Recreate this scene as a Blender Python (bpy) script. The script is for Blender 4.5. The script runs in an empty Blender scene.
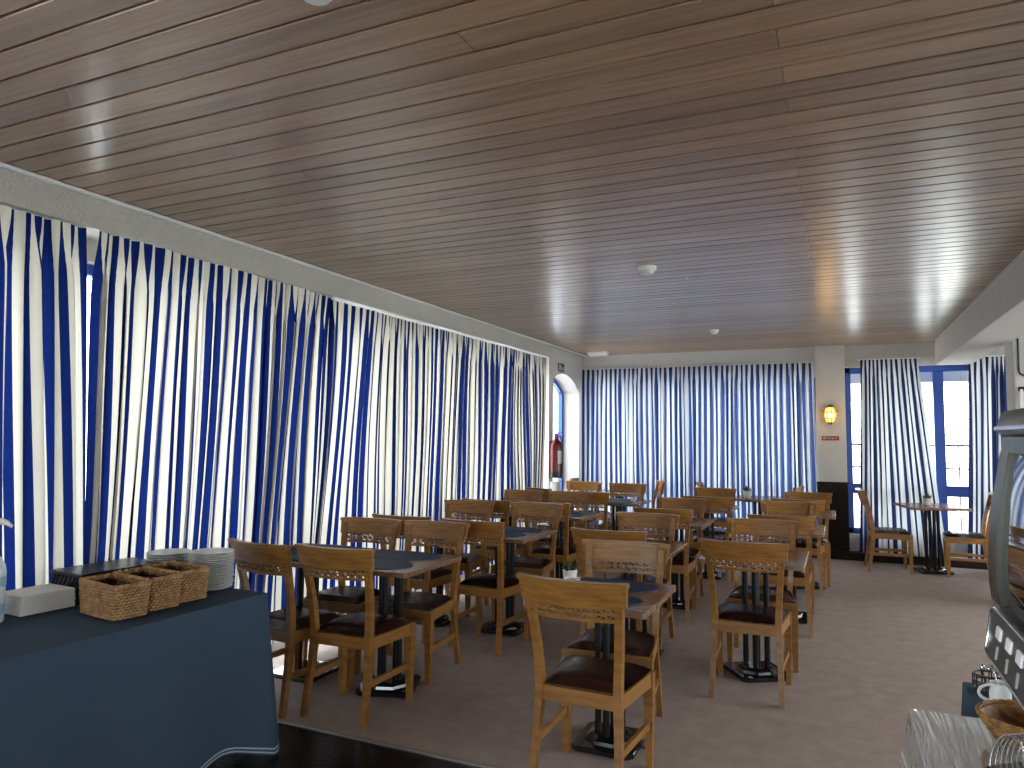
import bpy, bmesh, math, random
from mathutils import Vector, Matrix
PI = math.pi
D = bpy.data
COL = bpy.context.scene.collection
random.seed(7)

# ------------------------------------------------------------------ helpers
def link(o):
    COL.objects.link(o); return o

def finish(name, bm, mat, parent=None, smooth=None, loc=None):
    bmesh.ops.recalc_face_normals(bm, faces=bm.faces[:])
    me = D.meshes.new(name); bm.to_mesh(me); bm.free()
    if mat: me.materials.append(mat)
    if smooth is not None:
        for p in me.polygons: p.use_smooth = True
        try: me.set_sharp_from_angle(angle=math.radians(smooth))
        except Exception: pass
    o = link(D.objects.new(name, me))
    if parent: o.parent = parent
    if loc: o.location = loc
    return o

def thing(name, label, cat, loc=(0, 0, 0), rz=0.0, group=None):
    o = link(D.objects.new(name, None)); o.location = loc; o.rotation_euler = (0, 0, rz)
    o.empty_display_size = .1
    return tag(o, label, cat, group)

def tag(o, label, cat, group=None, kind=None):
    o['label'] = label; o['category'] = cat
    if group: o['group'] = group
    if kind: o['kind'] = kind
    return o

def struct(o, label=None):
    o['kind'] = 'structure'
    if label: o['label'] = label
    return o

def dup(src, label, loc, rz, group=None):
    r = src.copy(); link(r); r.location = loc; r.rotation_euler = (0, 0, rz); r['label'] = label
    if group: r['group'] = group
    for ch in list(src.children):
        c = ch.copy(); link(c); c.parent = r
        for g in list(ch.children):
            d = g.copy(); link(d); d.parent = c
    return r

def box(bm, x0, x1, y0, y1, z0, z1, bev=0.0, seg=1):
    vs = [bm.verts.new((x, y, z)) for z in (z0, z1) for y in (y0, y1) for x in (x0, x1)]
    fs = [bm.faces.new([vs[i] for i in f]) for f in ((0, 2, 3, 1), (4, 5, 7, 6), (0, 1, 5, 4), (2, 6, 7, 3), (0, 4, 6, 2), (1, 3, 7, 5))]
    if bev:
        es = list({e for f in fs for e in f.edges})
        bmesh.ops.bevel(bm, geom=es, offset=bev, segments=seg, profile=.5, affect='EDGES')
    return vs

def prism(bm, pts, ext, bev=0.0):
    """pts: list of Vector (planar polygon), ext: extrusion Vector"""
    ext = Vector(ext)
    a = [bm.verts.new(p) for p in pts]; b = [bm.verts.new(Vector(p) + ext) for p in pts]
    n = len(pts)
    fs = [bm.faces.new(a[::-1]), bm.faces.new(b)]
    for i in range(n):
        fs.append(bm.faces.new((a[i], a[(i + 1) % n], b[(i + 1) % n], b[i])))
    if bev:
        es = list({e for f in fs for e in f.edges})
        bmesh.ops.bevel(bm, geom=es, offset=bev, segments=1, profile=.5, affect='EDGES')

def loft(bm, rings, cap=True, closed=False):
    """rings: list of lists of points (same count)"""
    R = [[bm.verts.new(p) for p in r] for r in rings]
    n = len(R[0])
    m = len(R)
    for i in range(m if closed else m - 1):
        a, b = R[i], R[(i + 1) % m]
        for j in range(n):
            bm.faces.new((a[j], a[(j + 1) % n], b[(j + 1) % n], b[j]))
    if cap and not closed:
        bm.faces.new(R[0][::-1]); bm.faces.new(R[-1])

def tube(bm, pts, r, n=8, closed=False):
    pts = [Vector(p) for p in pts]
    rings = []
    m = len(pts)
    up = Vector((0, 0, 1))
    prev = None
    for i, p in enumerate(pts):
        if closed: t = pts[(i + 1) % m] - pts[(i - 1) % m]
        else: t = pts[min(i + 1, m - 1)] - pts[max(i - 1, 0)]
        t.normalize()
        if prev is None:
            u = t.cross(up)
            if u.length < 1e-4: u = t.cross(Vector((1, 0, 0)))
        else:
            u = prev - t * prev.dot(t)
        u.normalize(); v = t.cross(u); prev = u
        rr = r[i] if isinstance(r, (list, tuple)) else r
        rings.append([p + (u * math.cos(a) + v * math.sin(a)) * rr for a in [2 * PI * k / n for k in range(n)]])
    loft(bm, rings, closed=closed)

def lathe(bm, prof, n=24, c=(0, 0, 0), cap=True):
    rings = []
    for r, z in prof:
        r = max(r, 1e-4)
        rings.append([(c[0] + r * math.cos(2 * PI * k / n), c[1] + r * math.sin(2 * PI * k / n), c[2] + z) for k in range(n)])
    loft(bm, rings, cap=cap)

def bar(bm, p, q, w, h, up=(0, 0, 1)):
    """rectangular bar from p to q, w sideways and h along up"""
    p, q = Vector(p), Vector(q); t = (q - p).normalized(); up = Vector(up)
    s = t.cross(up).normalized(); u = s.cross(t).normalized()
    def ring(c): return [c + s * a * w / 2 + u * b * h / 2 for a, b in ((-1, -1), (1, -1), (1, 1), (-1, 1))]
    loft(bm, [ring(p), ring(q)])

# ------------------------------------------------------------------ materials
def newmat(name):
    m = D.materials.new(name); m.use_nodes = True
    nt = m.node_tree
    for n in list(nt.nodes): nt.nodes.remove(n)
    out = nt.nodes.new('ShaderNodeOutputMaterial')
    return m, nt, out

def N(nt, t, **kw):
    n = nt.nodes.new(t)
    for k, v in kw.items():
        if k in n.inputs.keys(): n.inputs[k].default_value = v
        else: setattr(n, k, v)
    return n

def principled(name, col, rough=.5, metal=0.0, noise=None, bump=None, spec=.5, coat=0.0, scale3=(1, 1, 1), emis=None, coords='Object', col2=None):
    m, nt, out = newmat(name)
    b = N(nt, 'ShaderNodeBsdfPrincipled')
    b.inputs['Base Color'].default_value = (*col, 1); b.inputs['Roughness'].default_value = rough
    b.inputs['Metallic'].default_value = metal; b.inputs['Specular IOR Level'].default_value = spec
    b.inputs['Coat Weight'].default_value = coat; b.inputs['Coat Roughness'].default_value = .15
    nt.links.new(b.outputs[0], out.inputs[0])
    tc = N(nt, 'ShaderNodeTexCoord'); mp = N(nt, 'ShaderNodeMapping'); mp.inputs['Scale'].default_value = scale3
    nt.links.new(tc.outputs[coords], mp.inputs[0])
    if noise:
        sc, amt = noise
        no = N(nt, 'ShaderNodeTexNoise', Scale=sc, Detail=5.0, Roughness=.6)
        nt.links.new(mp.outputs[0], no.inputs['Vector'])
        rp = N(nt, 'ShaderNodeMapRange'); rp.inputs[1].default_value = .3; rp.inputs[2].default_value = .7
        nt.links.new(no.outputs['Fac'], rp.inputs[0])
        mx = N(nt, 'ShaderNodeMix', data_type='RGBA')
        c2 = col2 or tuple(c * (1 - amt) for c in col)
        c1 = col if col2 else tuple(min(1, c * (1 + amt)) for c in col)
        mx.inputs[6].default_value = (*c1, 1); mx.inputs[7].default_value = (*c2, 1)
        nt.links.new(rp.outputs[0], mx.inputs[0]); nt.links.new(mx.outputs[2], b.inputs['Base Color'])
    if bump:
        sc, st, dist = bump
        nb = N(nt, 'ShaderNodeTexNoise', Scale=sc, Detail=4.0)
        nt.links.new(mp.outputs[0], nb.inputs['Vector'])
        bp = N(nt, 'ShaderNodeBump', Strength=st, Distance=dist)
        nt.links.new(nb.outputs['Fac'], bp.inputs['Height']); nt.links.new(bp.outputs[0], b.inputs['Normal'])
    if emis:
        b.inputs['Emission Color'].default_value = (*emis[0], 1); b.inputs['Emission Strength'].default_value = emis[1]
    return m

M = {}
M['stucco'] = principled('stucco', (.53, .51, .46), .85, bump=(75, 1.0, .018), noise=(3, .05))
M['wall'] = principled('wall_paint', (.53, .515, .485), .8, bump=(60, .35, .004), noise=(2, .04))
M['carpet'] = principled('carpet', (.33, .264, .236), .95, noise=(9, .12), bump=(260, .6, .004), spec=.15)
M['tile'] = principled('black_tile', (.004, .004, .005), .2, bump=(45, .5, .004), spec=.22)
M['metalstrip'] = principled('strip_metal', (.55, .53, .5), .35, .9)
M['chair'] = principled('honey_wood', (.255, .115, .026), .3, noise=(7, .3), scale3=(1, 1, 5), bump=(60, .08, .002))
M['chairrail'] = principled('honey_wood_rail', (.255, .115, .026), .3, noise=(8, .35), scale3=(1, 4, 9), bump=(60, .08, .002))
M['leather'] = principled('brown_leather', (.050, .019, .014), .27, noise=(14, .2), bump=(220, .15, .002), spec=.6)
M['tabletop'] = principled('table_wood', (.20, .105, .058), .24, noise=(9, .3), scale3=(1, 8, 1), spec=.6)
M['basemetal'] = principled('glossy_black_base', (.008, .008, .009), .13, .0, noise=(4, .1), spec=.8)
M['gapshade'] = principled('basket_gap_shade', (.045, .022, .009), .8, noise=(30, .3))  # dark tone painted in as the shade between wicker strands
M['darkmetal'] = principled('black_iron', (.006, .006, .006), .42, .0, spec=.25)
M['mat'] = principled('navy_mat', (.016, .042, .095), .6, noise=(120, .25), spec=.25)
M['cloth'] = principled('navy_cloth', (.045, .085, .12), .85, noise=(250, .15), bump=(300, .15, .002), spec=.2)
M['white'] = principled('white_china', (.78, .78, .76), .3, noise=(5, .02))
M['paper'] = principled('white_paper', (.74, .73, .69), .9, noise=(8, .03))
M['plastic_black'] = principled('black_plastic', (.012, .012, .013), .33, noise=(30, .1))
M['blue'] = principled('blue_paint', (.010, .070, .38), .35, noise=(6, .08))
M['darkwood'] = principled('dark_wood', (.013, .008, .006), .5, noise=(8, .3), scale3=(1, 1, .2), spec=.15)
M['chrome'] = principled('chrome', (.75, .75, .75), .15, 1.0, noise=(20, .03))
M['grey'] = principled('machine_grey', (.052, .053, .041), .34, .25, noise=(3, .06), bump=(400, .04, .001))
M['greypanel'] = principled('machine_panel', (.05, .058, .058), .35, .1, noise=(3, .05))
M['red'] = principled('red_enamel', (.15, .006, .009), .3, noise=(5, .06))
M['redsign'] = principled('red_sign', (.22, .02, .015), .45, noise=(5, .05))
M['pot'] = principled('pot_glaze', (.70, .69, .64), .45, noise=(20, .04))
M['plant'] = principled('plant_leaf', (.035, .09, .03), .6, noise=(30, .3))
M['soil'] = principled('soil', (.03, .02, .015), .95, noise=(80, .4))
M['brass'] = principled('aged_brass', (.32, .18, .05), .38, .9, noise=(20, .2))
M['amber'] = principled('amber_glass', (.9, .5, .12), .3, noise=(12, .1), emis=((1.0, .55, .14), 2.2))
M['bulbglow'] = principled('bulb_glow', (1, .8, .4), .3, noise=(12, .02), emis=((1.0, .74, .32), 9.0))
M['green'] = principled('exit_green', (.01, .10, .05), .5, noise=(5, .05))
M['lampwhite'] = principled('diffuser_white', (.85, .85, .85), .4, noise=(5, .02))
M['frosted'] = principled('bottle_plastic', (.52, .58, .60), .25, noise=(5, .03), spec=.6)
M['labelblue'] = principled('label_blue', (.22, .36, .45), .5, noise=(10, .05))
M['awning'] = principled('awning_plaster', (.75, .74, .7), .9, noise=(2, .03))
M['terrace'] = principled('terrace_paving', (.74, .73, .70), .9, noise=(1.5, .06))
M['lawn'] = principled('lawn', (.16, .26, .06), .95, noise=(4, .3))
M['picgrey'] = principled('picture_grey', (.36, .37, .35), .5, noise=(3, .08))
M['steel'] = principled('cutlery_steel', (.6, .6, .6), .22, 1.0, noise=(20, .03))

def wicker_mat(name, c1, c2):
    m, nt, out = newmat(name)
    b = N(nt, 'ShaderNodeBsdfPrincipled', Roughness=.6); nt.links.new(b.outputs[0], out.inputs[0])
    tc = N(nt, 'ShaderNodeTexCoord'); no = N(nt, 'ShaderNodeTexNoise', Scale=45.0, Detail=4.0)
    nt.links.new(tc.outputs['Object'], no.inputs['Vector'])
    rp = N(nt, 'ShaderNodeValToRGB'); rp.color_ramp.elements[0].position = .35; rp.color_ramp.elements[1].position = .68
    rp.color_ramp.elements[0].color = (*c2, 1); rp.color_ramp.elements[1].color = (*c1, 1)
    nt.links.new(no.outputs['Fac'], rp.inputs[0]); nt.links.new(rp.outputs[0], b.inputs['Base Color'])
    return m
M['wicker'] = wicker_mat('wicker', (.42, .23, .09), (.21, .105, .04))
M['wicker_gold'] = wicker_mat('wicker_gold', (.34, .17, .04), (.12, .05, .015))

def ceiling_mat():
    m, nt, out = newmat('ceiling_planks')
    b = N(nt, 'ShaderNodeBsdfPrincipled', Roughness=.27); b.inputs['Specular IOR Level'].default_value = .6; b.inputs['Coat Weight'].default_value = .55; b.inputs['Coat Roughness'].default_value = .31; b.inputs['Coat IOR'].default_value = 1.55
    nt.links.new(b.outputs[0], out.inputs[0])
    geo = N(nt, 'ShaderNodeNewGeometry'); tc = N(nt, 'ShaderNodeTexCoord')
    mp = N(nt, 'ShaderNodeMapping'); mp.inputs['Scale'].default_value = (.6, 14, 1)
    nt.links.new(tc.outputs['Object'], mp.inputs[0])
    add = N(nt, 'ShaderNodeVectorMath', operation='ADD')
    sc = N(nt, 'ShaderNodeMath', operation='MULTIPLY'); sc.inputs[1].default_value = 57.0
    nt.links.new(geo.outputs['Random Per Island'], sc.inputs[0])
    nt.links.new(mp.outputs[0], add.inputs[0]); nt.links.new(sc.outputs[0], add.inputs[1])
    no = N(nt, 'ShaderNodeTexNoise', Scale=2.2, Detail=6.0, Roughness=.65, Distortion=.6)
    nt.links.new(add.outputs[0], no.inputs['Vector'])
    rp = N(nt, 'ShaderNodeValToRGB'); e = rp.color_ramp.elements
    e[0].position = .28; e[0].color = (.225, .130, .074, 1); e[1].position = .75; e[1].color = (.42, .265, .162, 1)
    nt.links.new(no.outputs['Fac'], rp.inputs[0])
    hs = N(nt, 'ShaderNodeHueSaturation'); mr = N(nt, 'ShaderNodeMapRange'); mr.inputs[3].default_value = .82; mr.inputs[4].default_value = 1.18
    nt.links.new(geo.outputs['Random Per Island'], mr.inputs[0]); nt.links.new(mr.outputs[0], hs.inputs['Value'])
    nt.links.new(rp.outputs[0], hs.inputs['Color']); nt.links.new(hs.outputs[0], b.inputs['Base Color'])
    bp = N(nt, 'ShaderNodeBump', Strength=.12, Distance=.004)
    nt.links.new(no.outputs['Fac'], bp.inputs['Height']); nt.links.new(bp.outputs[0], b.inputs['Normal'])
    return m
M['ceiling'] = ceiling_mat()
M['groove'] = principled('ceiling_backing', (.02, .011, .007), .9, noise=(5, .1))

def curtain_mat(name, period, blue, white, phase=0.0):
    m, nt, out = newmat(name)
    uv = N(nt, 'ShaderNodeUVMap'); uv.uv_map = 'UVMap'
    sx = N(nt, 'ShaderNodeSeparateXYZ'); nt.links.new(uv.outputs[0], sx.inputs[0])
    dv = N(nt, 'ShaderNodeMath', operation='MULTIPLY_ADD'); dv.inputs[1].default_value = 1 / period; dv.inputs[2].default_value = phase + 100
    nt.links.new(sx.outputs[0], dv.inputs[0])
    fr = N(nt, 'ShaderNodeMath', operation='FRACT'); nt.links.new(dv.outputs[0], fr.inputs[0])
    gt = N(nt, 'ShaderNodeMath', operation='GREATER_THAN'); gt.inputs[1].default_value = .47; nt.links.new(fr.outputs[0], gt.inputs[0])
    tc = N(nt, 'ShaderNodeTexCoord'); no = N(nt, 'ShaderNodeTexNoise', Scale=160.0, Detail=2.0); nt.links.new(tc.outputs['Object'], no.inputs['Vector'])
    mr = N(nt, 'ShaderNodeMapRange'); mr.inputs[3].default_value = .88; mr.inputs[4].default_value = 1.08; nt.links.new(no.outputs['Fac'], mr.inputs[0])
    def mixc(a, b):
        mx = N(nt, 'ShaderNodeMix', data_type='RGBA'); mx.inputs[6].default_value = (*a, 1); mx.inputs[7].default_value = (*b, 1)
        nt.links.new(gt.outputs[0], mx.inputs[0])
        vm = N(nt, 'ShaderNodeVectorMath', operation='SCALE'); nt.links.new(mx.outputs[2], vm.inputs[0]); nt.links.new(mr.outputs[0], vm.inputs['Scale'])
        return vm.outputs[0]
    d = N(nt, 'ShaderNodeBsdfDiffuse'); t = N(nt, 'ShaderNodeBsdfTranslucent')
    nt.links.new(mixc(blue[0], white[0]), d.inputs['Color']); nt.links.new(mixc(blue[1], white[1]), t.inputs['Color'])
    ms = N(nt, 'ShaderNodeMixShader', Fac=.5); nt.links.new(d.outputs[0], ms.inputs[1]); nt.links.new(t.outputs[0], ms.inputs[2])
    nt.links.new(ms.outputs[0], out.inputs[0])
    return m
BLUE = ((.009, .018, .10), (.003, .009, .062)); WHITE = ((.74, .70, .60), (.325, .308, .262))
M['curtain_side'] = curtain_mat('curtain_stripe_broad', .104, BLUE, WHITE)
M['curtain_end'] = curtain_mat('curtain_stripe_even', .135, ((.014, .022, .08), (.028, .050, .16)), ((.78, .78, .76), (.37, .42, .48)))  # cool backlight of the end windows put into the transmitted colours
M['curtain_window'] = curtain_mat('curtain_stripe_fine', .106, ((.012, .017, .055), (.012, .020, .062)), ((.76, .75, .72), (.40, .42, .44)))

def glass_mat():
    m, nt, out = newmat('window_glass')
    t = N(nt, 'ShaderNodeBsdfTransparent'); g = N(nt, 'ShaderNodeBsdfGlossy', Roughness=.03)
    t.inputs[0].default_value = (.93, .96, .97, 1)
    no = N(nt, 'ShaderNodeTexNoise', Scale=.8); mr = N(nt, 'ShaderNodeMapRange'); mr.inputs[3].default_value = .04; mr.inputs[4].default_value = .06
    nt.links.new(no.outputs['Fac'], mr.inputs[0])
    ms = N(nt, 'ShaderNodeMixShader'); nt.links.new(mr.outputs[0], ms.inputs[0])
    nt.links.new(t.outputs[0], ms.inputs[1]); nt.links.new(g.outputs[0], ms.inputs[2]); nt.links.new(ms.outputs[0], out.inputs[0])
    return m
M['glass'] = glass_mat()

def darkglass():
    m, nt, out = newmat('machine_window')
    b = N(nt, 'ShaderNodeBsdfPrincipled', Roughness=.035); b.inputs['Base Color'].default_value = (.02, .022, .022, 1)
    b.inputs['Specular IOR Level'].default_value = 1.0; b.inputs['IOR'].default_value = 1.9
    b.inputs['Coat Weight'].default_value = 1; b.inputs['Coat Roughness'].default_value = .02; b.inputs['Coat IOR'].default_value = 2.0
    no = N(nt, 'ShaderNodeTexNoise', Scale=3.0); bp = N(nt, 'ShaderNodeBump', Strength=.02, Distance=.01)
    nt.links.new(no.outputs['Fac'], bp.inputs['Height']); nt.links.new(bp.outputs[0], b.inputs['Normal'])
    nt.links.new(b.outputs[0], out.inputs[0]); return m
M['darkglass'] = darkglass()

def hemmat():
    # navy cloth with two pale woven lines near its hem (UV.y = distance from the hem)
    m, nt, out = newmat('navy_cloth_hem')
    b = N(nt, 'ShaderNodeBsdfPrincipled', Roughness=.85); b.inputs['Specular IOR Level'].default_value = .2
    uv = N(nt, 'ShaderNodeUVMap'); uv.uv_map = 'UVMap'; sx = N(nt, 'ShaderNodeSeparateXYZ'); nt.links.new(uv.outputs[0], sx.inputs[0])
    def band(lo, hi):
        a = N(nt, 'ShaderNodeMath', operation='GREATER_THAN'); a.inputs[1].default_value = lo; nt.links.new(sx.outputs[1], a.inputs[0])
        c = N(nt, 'ShaderNodeMath', operation='LESS_THAN'); c.inputs[1].default_value = hi; nt.links.new(sx.outputs[1], c.inputs[0])
        k = N(nt, 'ShaderNodeMath', operation='MULTIPLY'); nt.links.new(a.outputs[0], k.inputs[0]); nt.links.new(c.outputs[0], k.inputs[1]); return k
    k1, k2 = band(.006, .013), band(.022, .030)
    s = N(nt, 'ShaderNodeMath', operation='ADD'); nt.links.new(k1.outputs[0], s.inputs[0]); nt.links.new(k2.outputs[0], s.inputs[1])
    mx = N(nt, 'ShaderNodeMix', data_type='RGBA'); mx.inputs[6].default_value = (.036, .060, .092, 1); mx.inputs[7].default_value = (.30, .34, .38, 1)
    nt.links.new(s.outputs[0], mx.inputs[0]); nt.links.new(mx.outputs[2], b.inputs['Base Color'])
    tc = N(nt, 'ShaderNodeTexCoord'); no = N(nt, 'ShaderNodeTexNoise', Scale=300.0); nt.links.new(tc.outputs['Object'], no.inputs['Vector'])
    bp = N(nt, 'ShaderNodeBump', Strength=.15, Distance=.002); nt.links.new(no.outputs['Fac'], bp.inputs['Height']); nt.links.new(bp.outputs[0], b.inputs['Normal'])
    nt.links.new(b.outputs[0], out.inputs[0]); return m
M['hem'] = hemmat()

def plasticmat():
    m, nt, out = newmat('clear_vinyl_over_cloth')
    b = N(nt, 'ShaderNodeBsdfPrincipled', Roughness=.25); b.inputs['Base Color'].default_value = (.52, .515, .49, 1); b.inputs['Specular IOR Level'].default_value = 1.0
    b.inputs['Coat Weight'].default_value = 1.0; b.inputs['Coat Roughness'].default_value = .06; b.inputs['Coat IOR'].default_value = 2.2
    tc = N(nt, 'ShaderNodeTexCoord'); mp = N(nt, 'ShaderNodeMapping'); mp.inputs['Scale'].default_value = (12, 1.1, 5); mp.inputs['Rotation'].default_value = (0, 0, -.3)
    nt.links.new(tc.outputs['Object'], mp.inputs[0])
    no = N(nt, 'ShaderNodeTexNoise', Scale=1.5, Detail=3.0, Distortion=.8); nt.links.new(mp.outputs[0], no.inputs['Vector'])
    bp = N(nt, 'ShaderNodeBump', Strength=1.0, Distance=.05); nt.links.new(no.outputs['Fac'], bp.inputs['Height'])
    nt.links.new(bp.outputs[0], b.inputs['Coat Normal']); nt.links.new(bp.outputs[0], b.inputs['Normal'])
    nt.links.new(b.outputs[0], out.inputs[0]); return m
M['vinyl'] = plasticmat()

# ------------------------------------------------------------------ room shell
HC = 2.69                      # ceiling height
XL = -3.39                     # inner face of the side wall / curtain line
YB = 10.05                     # inner face of the end wall
XR, YN = 4.2, -4.0             # far side of the room and the wall behind the viewer
YT = 3.05                      # where carpet meets black tile

bm = bmesh.new(); box(bm, -4.4, XR + .1, YT, YB + .5, -.1, 0); struct(finish('floor', bm, M['carpet']))
bm = bmesh.new(); box(bm, -4.4, XR + .1, YN - .1, YT, -.1, -.001); struct(finish('floor_tile', bm, M['tile']))
bm = bmesh.new(); box(bm, -3.35, XR, YT - .008, YT + .008, -.002, .006, .002); struct(finish('trim_1', bm, M['metalstrip']))

# plank ceiling: one mesh of separate boards
bm = bmesh.new(); pitch = .1185; y = YN
k = 0
while y < YB + .3:
    xs = [-3.9, XR]
    js = [-.135] if k % 2 == 0 else ([-2.2 + .3 * (k % 5)] if k % 6 == 1 else ([2.6] if k % 4 == 3 else []))
    cuts = [-3.9] + js + [XR]
    for a, b in zip(cuts[:-1], cuts[1:]):
        box(bm, a + .0007, b - .0007, y + .005, y + pitch - .005, HC, HC + .018, .0025)
    y += pitch; k += 1
struct(finish('ceiling', bm, M['ceiling']))
bm = bmesh.new(); box(bm, -3.95, XR + .1, YN - .1, YB + .6, HC + .016, HC + .1); struct(finish('ceiling_backing', bm, M['groove']))

# side wall with the long window band (curtain side)
Yc = 8.60                      # where the window band ends and the arched wall begins
bm = bmesh.new()
box(bm, -3.75, -3.35, YN, Yc, 2.517, HC)             # stucco pelmet beam above the curtains
struct(finish('trim_2', bm, M['stucco']))
bm = bmesh.new(); box(bm, -3.352, -3.325, YN, 10.1, HC - .022, HC - .002, .006); struct(finish('trim_3', bm, M['lampwhite']))
WX = -3.66
def frame_band(name, horizontal, a0, a1, z0, z1, plane, mull, t=.06, depth=.07, transoms=(), glassname='pane'):
    """window frames along X (horizontal=True) or along Y at a fixed plane; mull: mullion centres"""
    bm = bmesh.new()
    def b(u0, u1, z0_, z1_, dd=depth):
        if horizontal: box(bm, u0, u1, plane - dd / 2, plane + dd / 2, z0_, z1_, .006)
        else: box(bm, plane - dd / 2, plane + dd / 2, u0, u1, z0_, z1_, .006)
    b(a0, a1, z1 - t, z1); b(a0, a1, z0, z0 + t)
    b(a0, a0 + t, z0, z1); b(a1 - t, a1, z0, z1)
    for m_ in mull:
        w = m_[1] if isinstance(m_, tuple) else t
        c = m_[0] if isinstance(m_, tuple) else m_
        b(c - w / 2, c + w / 2, z0 + t, z1 - t, depth * 1.05)
    for (z, h) in transoms: b(a0 + t, a1 - t, z - h / 2, z + h / 2, depth * .95)
    fr = struct(finish(name, bm, M['blue']))
    bm = bmesh.new()
    if horizontal: box(bm, a0 + .02, a1 - .02, plane - .004, plane + .004, z0 + .02, z1 - .02)
    else: box(bm, plane - .004, plane + .004, a0 + .02, a1 - .02, z0 + .02, z1 - .02)
    finish(glassname, bm, M['glass'], fr)
    return fr
ys = [YN + .1 + i * 1.55 for i in range(9)]
frame_band('window_1', False, YN, Yc, .07, 2.40, WX, ys[1:8], transoms=((.80, .06),))
bm = bmesh.new(); box(bm, -3.75, -3.57, YN, Yc, 2.40, HC); box(bm, -3.75, -3.57, YN, Yc, -.02, .07); struct(finish('wall_left', bm, M['wall']))
bm = bmesh.new(); box(bm, -3.72, -3.35, Yc, Yc + .16, -.02, HC); struct(finish('pillar_left', bm, M['wall']))
# wall with the arched window: polygon in the YZ plane, notch for the arch
AY0, AY1, R, AC = Yc + .10, 9.985, 1.02, 9.30
def arch_pts(y0, y1, top, R_, n=20):
    c = (y0 + y1) / 2; h = (y1 - y0) / 2
    out = []
    for i in range(n + 1):
        yy = y0 + (y1 - y0) * i / n
        out.append((yy, top - (R_ - math.sqrt(R_ * R_ - (yy - c) ** 2))))
    return out
ARC = arch_pts(AY0, AY1, 2.36, R)
XW = -3.42
poly = [(Yc + .05, -.02), (AY0, -.02)] + ARC + [(AY1, -.02), (YB + .4, -.02), (YB + .4, HC), (Yc + .05, HC)]
bm = bmesh.new(); prism(bm, [Vector((XW, a, b)) for a, b in poly], (-.33, 0, 0)); struct(finish('wall_arch', bm, M['wall']))
bm = bmesh.new(); box(bm, XW - .33, XW, AY0, AY1, -.02, .28); struct(finish('trim_4', bm, M['wall']))
bm = bmesh.new()
ai = arch_pts(AY0 + .07, AY1 - .07, 2.29, R)
outer = [(AY0, .28)] + ARC + [(AY1, .28)]; inner = [(AY0 + .07, .28)] + ai + [(AY1 - .07, .28)]
for i in range(len(outer) - 1):
    prism(bm, [Vector((-3.72, *p)) for p in (outer[i], outer[i + 1], inner[i + 1], inner[i])], (.06, 0, 0))
box(bm, -3.715, -3.665, AC - .03, AC + .03, .28, 2.32); box(bm, -3.715, -3.665, AY0, AY1, .28, .36); box(bm, -3.715, -3.665, AY0, AY1, 1.0, 1.06)
w2 = struct(finish('window_2', bm, M['blue']))
bm = bmesh.new(); prism(bm, [Vector((-3.695, *p)) for p in inner], (.008, 0, 0)); finish('pane', bm, M['glass'], w2)

# end wall
bm = bmesh.new()
box(bm, -3.75, -.23, YB + .10, YB + .34, 2.30, HC)
box(bm, -3.42, -3.30, YB + .10, YB + .34, -.02, 2.30)
box(bm, -3.30, -.23, YB + .10, YB + .34, -.02, .12)
box(bm, .10, XR, YB + .10, YB + .34, 2.41, HC)
box(bm, .10, 2.35, YB + .10, YB + .34, -.02, .30)
box(bm, 2.35, XR, YB + .10, YB + .34, -.02, 2.41)
struct(finish('wall_back', bm, M['wall']))
bm = bmesh.new(); box(bm, -.24, .105, YB, YB + .34, -.02, HC, .004); struct(finish('pillar_back', bm, M['wall']))
bm = bmesh.new(); box(bm, -.245, .112, YB - .025, YB, .08, .94, .004); box(bm, -.25, .117, YB - .03, YB, .92, .955, .004)
struct(finish('trim_5', bm, M['darkwood']))
bm = bmesh.new(); box(bm, -3.42, XR, YB - .06, YB + .1, -.005, .095, .004); struct(finish('baseboard_back', bm, M['darkwood']))
frame_band('window_3', True, -3.30, -.24, .12, 2.30, YB + .22, [-2.5, (-1.80, .1), -1.05], transoms=((.85, .09),))
frame_band('window_4', True, .10, 2.35, .30, 2.41, YB + .22, [(1.15, .115), ], t=.075, transoms=((.87, .13),))
# coving between pelmet and end wall: thin moulding line on the wall boards at the end
bm = bmesh.new(); box(bm, .11, 1.09, YB + .085, YB + .10, 2.52, 2.54); struct(finish('trim_6', bm, M['wall']))

# ceiling beam and the column that carries it
bm = bmesh.new(); box(bm, 1.094, 1.46, YN, YB - .14, 2.385, HC + .01, .006); struct(finish('beam', bm, M['wall']))
bm = bmesh.new(); box(bm, 1.455, 2.05, 7.70, 8.05, -.02, HC, .006); struct(finish('pillar_right', bm, M['wall']))
# wall behind the viewer and the far side wall, each with unseen windows added to fill the room with daylight
bm = bmesh.new()
box(bm, -3.75, XR, YN - .2, YN, 2.3, HC); box(bm, -3.75, XR, YN - .2, YN, -.02, 1.0); box(bm, -3.75, -2.4, YN - .2, YN, 1.0, 2.3); box(bm, 2.4, XR, YN - .2, YN, 1.0, 2.3)
struct(finish('wall_front', bm, M['wall']))
frame_band('window_fill_front', True, -2.4, 2.4, 1.0, 2.3, YN - .1, [-1.2, 0, 1.2])
bm = bmesh.new()
box(bm, XR, XR + .2, YN - .2, YB + .3, 2.4, HC); box(bm, XR, XR + .2, YN - .2, YB + .3, -.02, .5)
box(bm, XR, XR + .2, YN - .2, 2.0, .5, 2.4); box(bm, XR, XR + .2, 8.5, YB + .3, .5, 2.4)
struct(finish('wall_right', bm, M['wall']))
frame_band('window_fill_side', False, 2.0, 8.5, .5, 2.4, XR + .1, [3.3, 4.6, 5.9, 7.2])

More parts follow.
